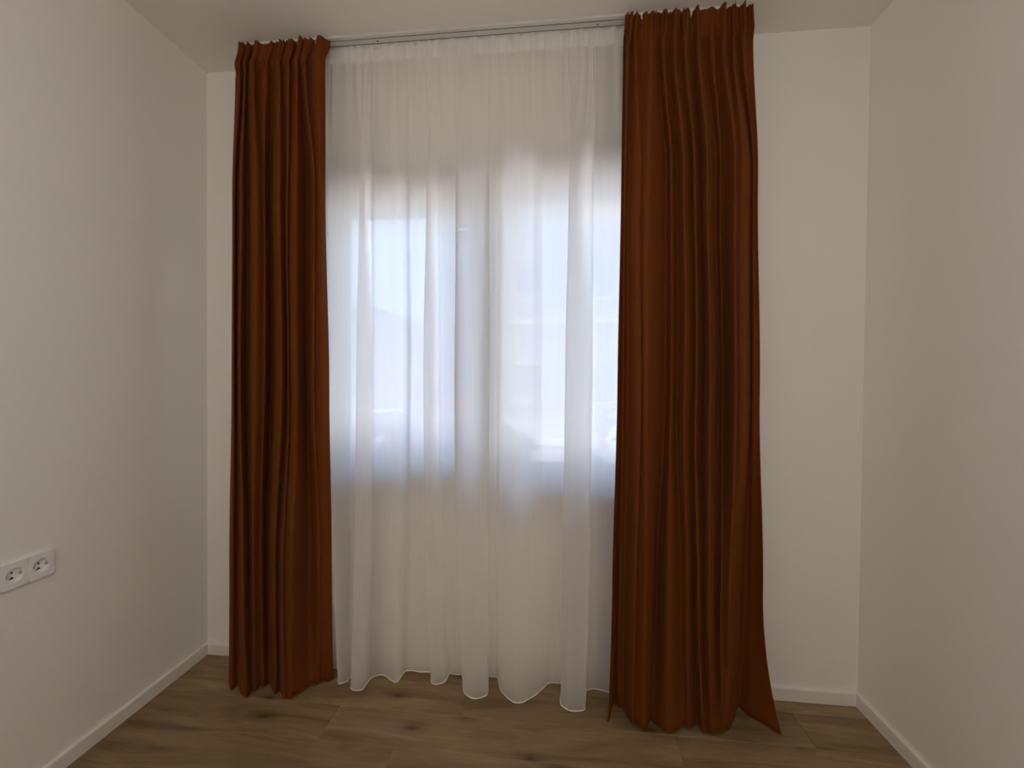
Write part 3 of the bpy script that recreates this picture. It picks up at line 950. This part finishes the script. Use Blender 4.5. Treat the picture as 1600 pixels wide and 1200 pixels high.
# distant gabled house
hs = empty('house', (-17, 40, GZ), label='distant pale pink house with a brown tiled gable roof', cat='house')
bm = bmesh.new()
pr = [(-24.5, GZ), (-11.9, GZ), (-11.9, 6.6), (-18.6, 8.9), (-24.5, 6.9)]
fr_ = [bm.verts.new((x, 40, z)) for x, z in pr]
bk_ = [bm.verts.new((x, 50, z)) for x, z in pr]
bm.faces.new(fr_); bm.faces.new(bk_[::-1])
for k in range(5):
    bm.faces.new((fr_[k], bk_[k], bk_[(k + 1) % 5], fr_[(k + 1) % 5]))
bmesh.ops.recalc_face_normals(bm, faces=list(bm.faces))
obj('wall', local(hs, bm), M['pink'], hs)
for xa, za, xb, zb in ((-18.6, 8.9, -11.3, 6.4), (-18.6, 8.9, -25.0, 6.73)):
    bm = bmesh.new()
    t = 0.28
    q = [bm.verts.new((x, y, z)) for y in (39.5, 50.5) for x, z in ((xa, za), (xb, zb), (xb, zb + t), (xa, za + t))]
    for f in ((0, 1, 2, 3), (7, 6, 5, 4), (0, 4, 5, 1), (1, 5, 6, 2), (2, 6, 7, 3), (3, 7, 4, 0)):
        bm.faces.new([q[i] for i in f])
    bmesh.ops.recalc_face_normals(bm, faces=list(bm.faces))
    obj('roof_slope', local(hs, bm), M['tiles'], hs)
for xx in (-21.5, -18.4, -15.2, -13.2):
    far_window(hs, xx, 40.0, 3.2, 1.1, 1.5)
    far_window(hs, xx, 40.0, 0.0, 1.1, 1.5)


def loft(sections, close=True):
    bm = bmesh.new()
    rings = [[bm.verts.new(p) for p in s] for s in sections]
    n = len(rings[0])
    for a, b in zip(rings, rings[1:]):
        for k in range(n):
            bm.faces.new((a[k], a[(k + 1) % n], b[(k + 1) % n], b[k]))
    if close:
        bm.faces.new(rings[0]); bm.faces.new(rings[-1][::-1])
    bmesh.ops.recalc_face_normals(bm, faces=list(bm.faces))
    return bm


def car(loc, rz, body_mat, label, tall=1.0):
    """hatchback, forward = +x, wheels on z = 0"""
    c = empty('parked_car', loc, rz, label=label, cat='car', group='cars parked across the street')
    # lower body: x, floor z, shoulder z, half width
    st = [(-2.02, .42, .80, .70), (-1.92, .28, .90, .82), (-1.45, .24, .95, .86), (-.6, .22, .93, .87), (.4, .22, .92, .87),
          (1.0, .24, .92, .86), (1.55, .26, .84, .84), (1.92, .30, .72, .78), (2.06, .40, .58, .62)]
    secs = []
    for x, zb, zt, w in st:
        zt *= tall
        half = [(0.0, zb), (w * .82, zb), (w * .97, zb + .12), (w, (zb + zt) * .55), (w * .96, zt - .06), (w * .86, zt), (0.0, zt + .02)]
        secs.append([(x, y, z) for y, z in half] + [(x, -y, z) for y, z in half[-2:0:-1]])
    b = smooth(obj('body', loft(secs), body_mat, c))
    sd = b.modifiers.new('round', 'SUBSURF'); sd.levels = 2; sd.render_levels = 2
    # glasshouse
    gs = [(-1.86, .88, .92, .78, .74), (-1.62, .90, 1.30, .79, .60), (-1.2, .90, 1.43, .79, .62), (-.3, .90, 1.47, .79, .63),
          (.35, .90, 1.42, .79, .61), (.62, .90, 1.28, .79, .64), (1.12, .88, .93, .78, .75)]
    secs = []
    for x, z0, z1, w0, w1 in gs:
        z0 *= tall; z1 *= tall
        secs.append([(x, -w0, z0), (x, w0, z0), (x, w1, z1), (x, -w1, z1)])
    smooth(obj('windows', loft(secs), M['car_glass'], c))
    # roof skin and pillars
    secs = []
    for x, z0, z1, w0, w1 in gs[1:6]:
        z1 *= tall
        secs.append([(x, -w1 - .02, z1 - .03), (x, w1 + .02, z1 - .03), (x, w1 - .06, z1 + .025), (x, -w1 + .06, z1 + .025)])
    smooth(obj('roof', loft(secs), body_mat, c))
    for sgn in (-1, 1):
        for (xa, xb) in ((-1.86, -1.50), (-.42, -.34), (1.14, .60)):
            def at(x, top):
                for p, q in zip(gs, gs[1:]):
                    if p[0] <= x <= q[0]:
                        t = (x - p[0]) / (q[0] - p[0])
                        break
                else:
                    t = 0.0 if x < gs[0][0] else 1.0
                    p, q = (gs[0], gs[1]) if x < gs[0][0] else (gs[-2], gs[-1])
                k, kz = (4, 2) if top else (3, 1)
                return Vector((x, sgn * (p[k] + (q[k] - p[k]) * t), (p[kz] + (q[kz] - p[kz]) * t) * tall))
            wd = 0.16 if xa < -1 else 0.07
            lo, hi = at(xa, False), at(xb, True)
            secs = []
            for pnt in (lo, hi):
                secs.append([pnt + Vector((-wd / 2, sgn * -.02, 0)), pnt + Vector((wd / 2, sgn * -.02, 0)),
                             pnt + Vector((wd / 2, sgn * .018, 0)), pnt + Vector((-wd / 2, sgn * .018, 0))])
            obj('pillar', loft(secs), body_mat, c)
        obj('tail_light', boxes((-1.99, -1.84, sgn * .66 - .1, sgn * .66 + .1, .66 * tall, .88 * tall), bevel=.03, seg=2), M['tail'], c)
        obj('headlight', boxes((1.78, 1.98, sgn * .6 - .12, sgn * .6 + .12, .56, .70), bevel=.03, seg=2), M['head'], c)
        obj('wing_mirror', boxes((.62, .74, sgn * .95 - .09, sgn * .95 + .09, .94 * tall, 1.06 * tall), bevel=.03, seg=2), body_mat, c)
        obj('door_handle', boxes((-.28, -.12, sgn * .872 - .012, sgn * .872 + .012, .76, .785), bevel=.005), M['rim'], c)
        obj('waist_strip', boxes((-1.4, .95, sgn * .815 - .015, sgn * .815 + .015, .905 * tall, .925 * tall), bevel=.004), M['rim'], c)
        for wx in (-1.28, 1.28):
            bmw = bmesh.new()
            cyl(bmw, (wx, sgn * .70, .31), (0, sgn, 0), .31, .20, 28)
            wh = obj('wheel', bmw, M['tyre'], c)
            bmw = bmesh.new()
            cyl(bmw, (wx, sgn * .895, .31), (0, sgn, 0), .20, .012, 20, .17)
            obj('rim', bmw, M['rim'], wh)
    obj('rear_bumper', boxes((-2.08, -1.82, -.74, .74, .30, .46), bevel=.05, seg=2), M['bumper'], c)
    obj('front_bumper', boxes((1.9, 2.1, -.66, .66, .28, .42), bevel=.05, seg=2), M['bumper'], c)
    obj('number_plate', boxes((-2.04, -2.0, -.26, .26, .56, .67)), M['plate_white'], c)
    return c


car((-3.05, 9.4, GZ), math.radians(62), paint('paint_silver', (0.58, 0.60, 0.62)), 'silver hatchback parked beside the dark blue one')
car((-0.75, 9.1, GZ), math.radians(48), paint('paint_blue', (0.055, 0.075, 0.13)), 'dark blue hatchback parked between a silver and a red car')
car((-2.1, 14.2, GZ), math.radians(90), paint('paint_red', (0.55, 0.03, 0.04)), 'red hatchback parked beyond the dark blue one')
car((4.6, 8.9, GZ), math.radians(6), paint('paint_white', (0.86, 0.86, 0.84)), 'white taller car parked before the cream building', 1.08)
bm = bmesh.new()
cyl(bm, (0, 0, 0), (0, 0, 1), .09, .95, 20)
bl = empty('bollard', (2.12, 8.3, GZ), label='pale concrete bollard beside the white car', cat='bollard')
obj('post', bm, M['concrete'], bl)
bm = bmesh.new(); cyl(bm, (0, 0, .95), (0, 0, 1), .11, .10, 20, .05)
obj('cap', bm, M['far_frame'], bl)
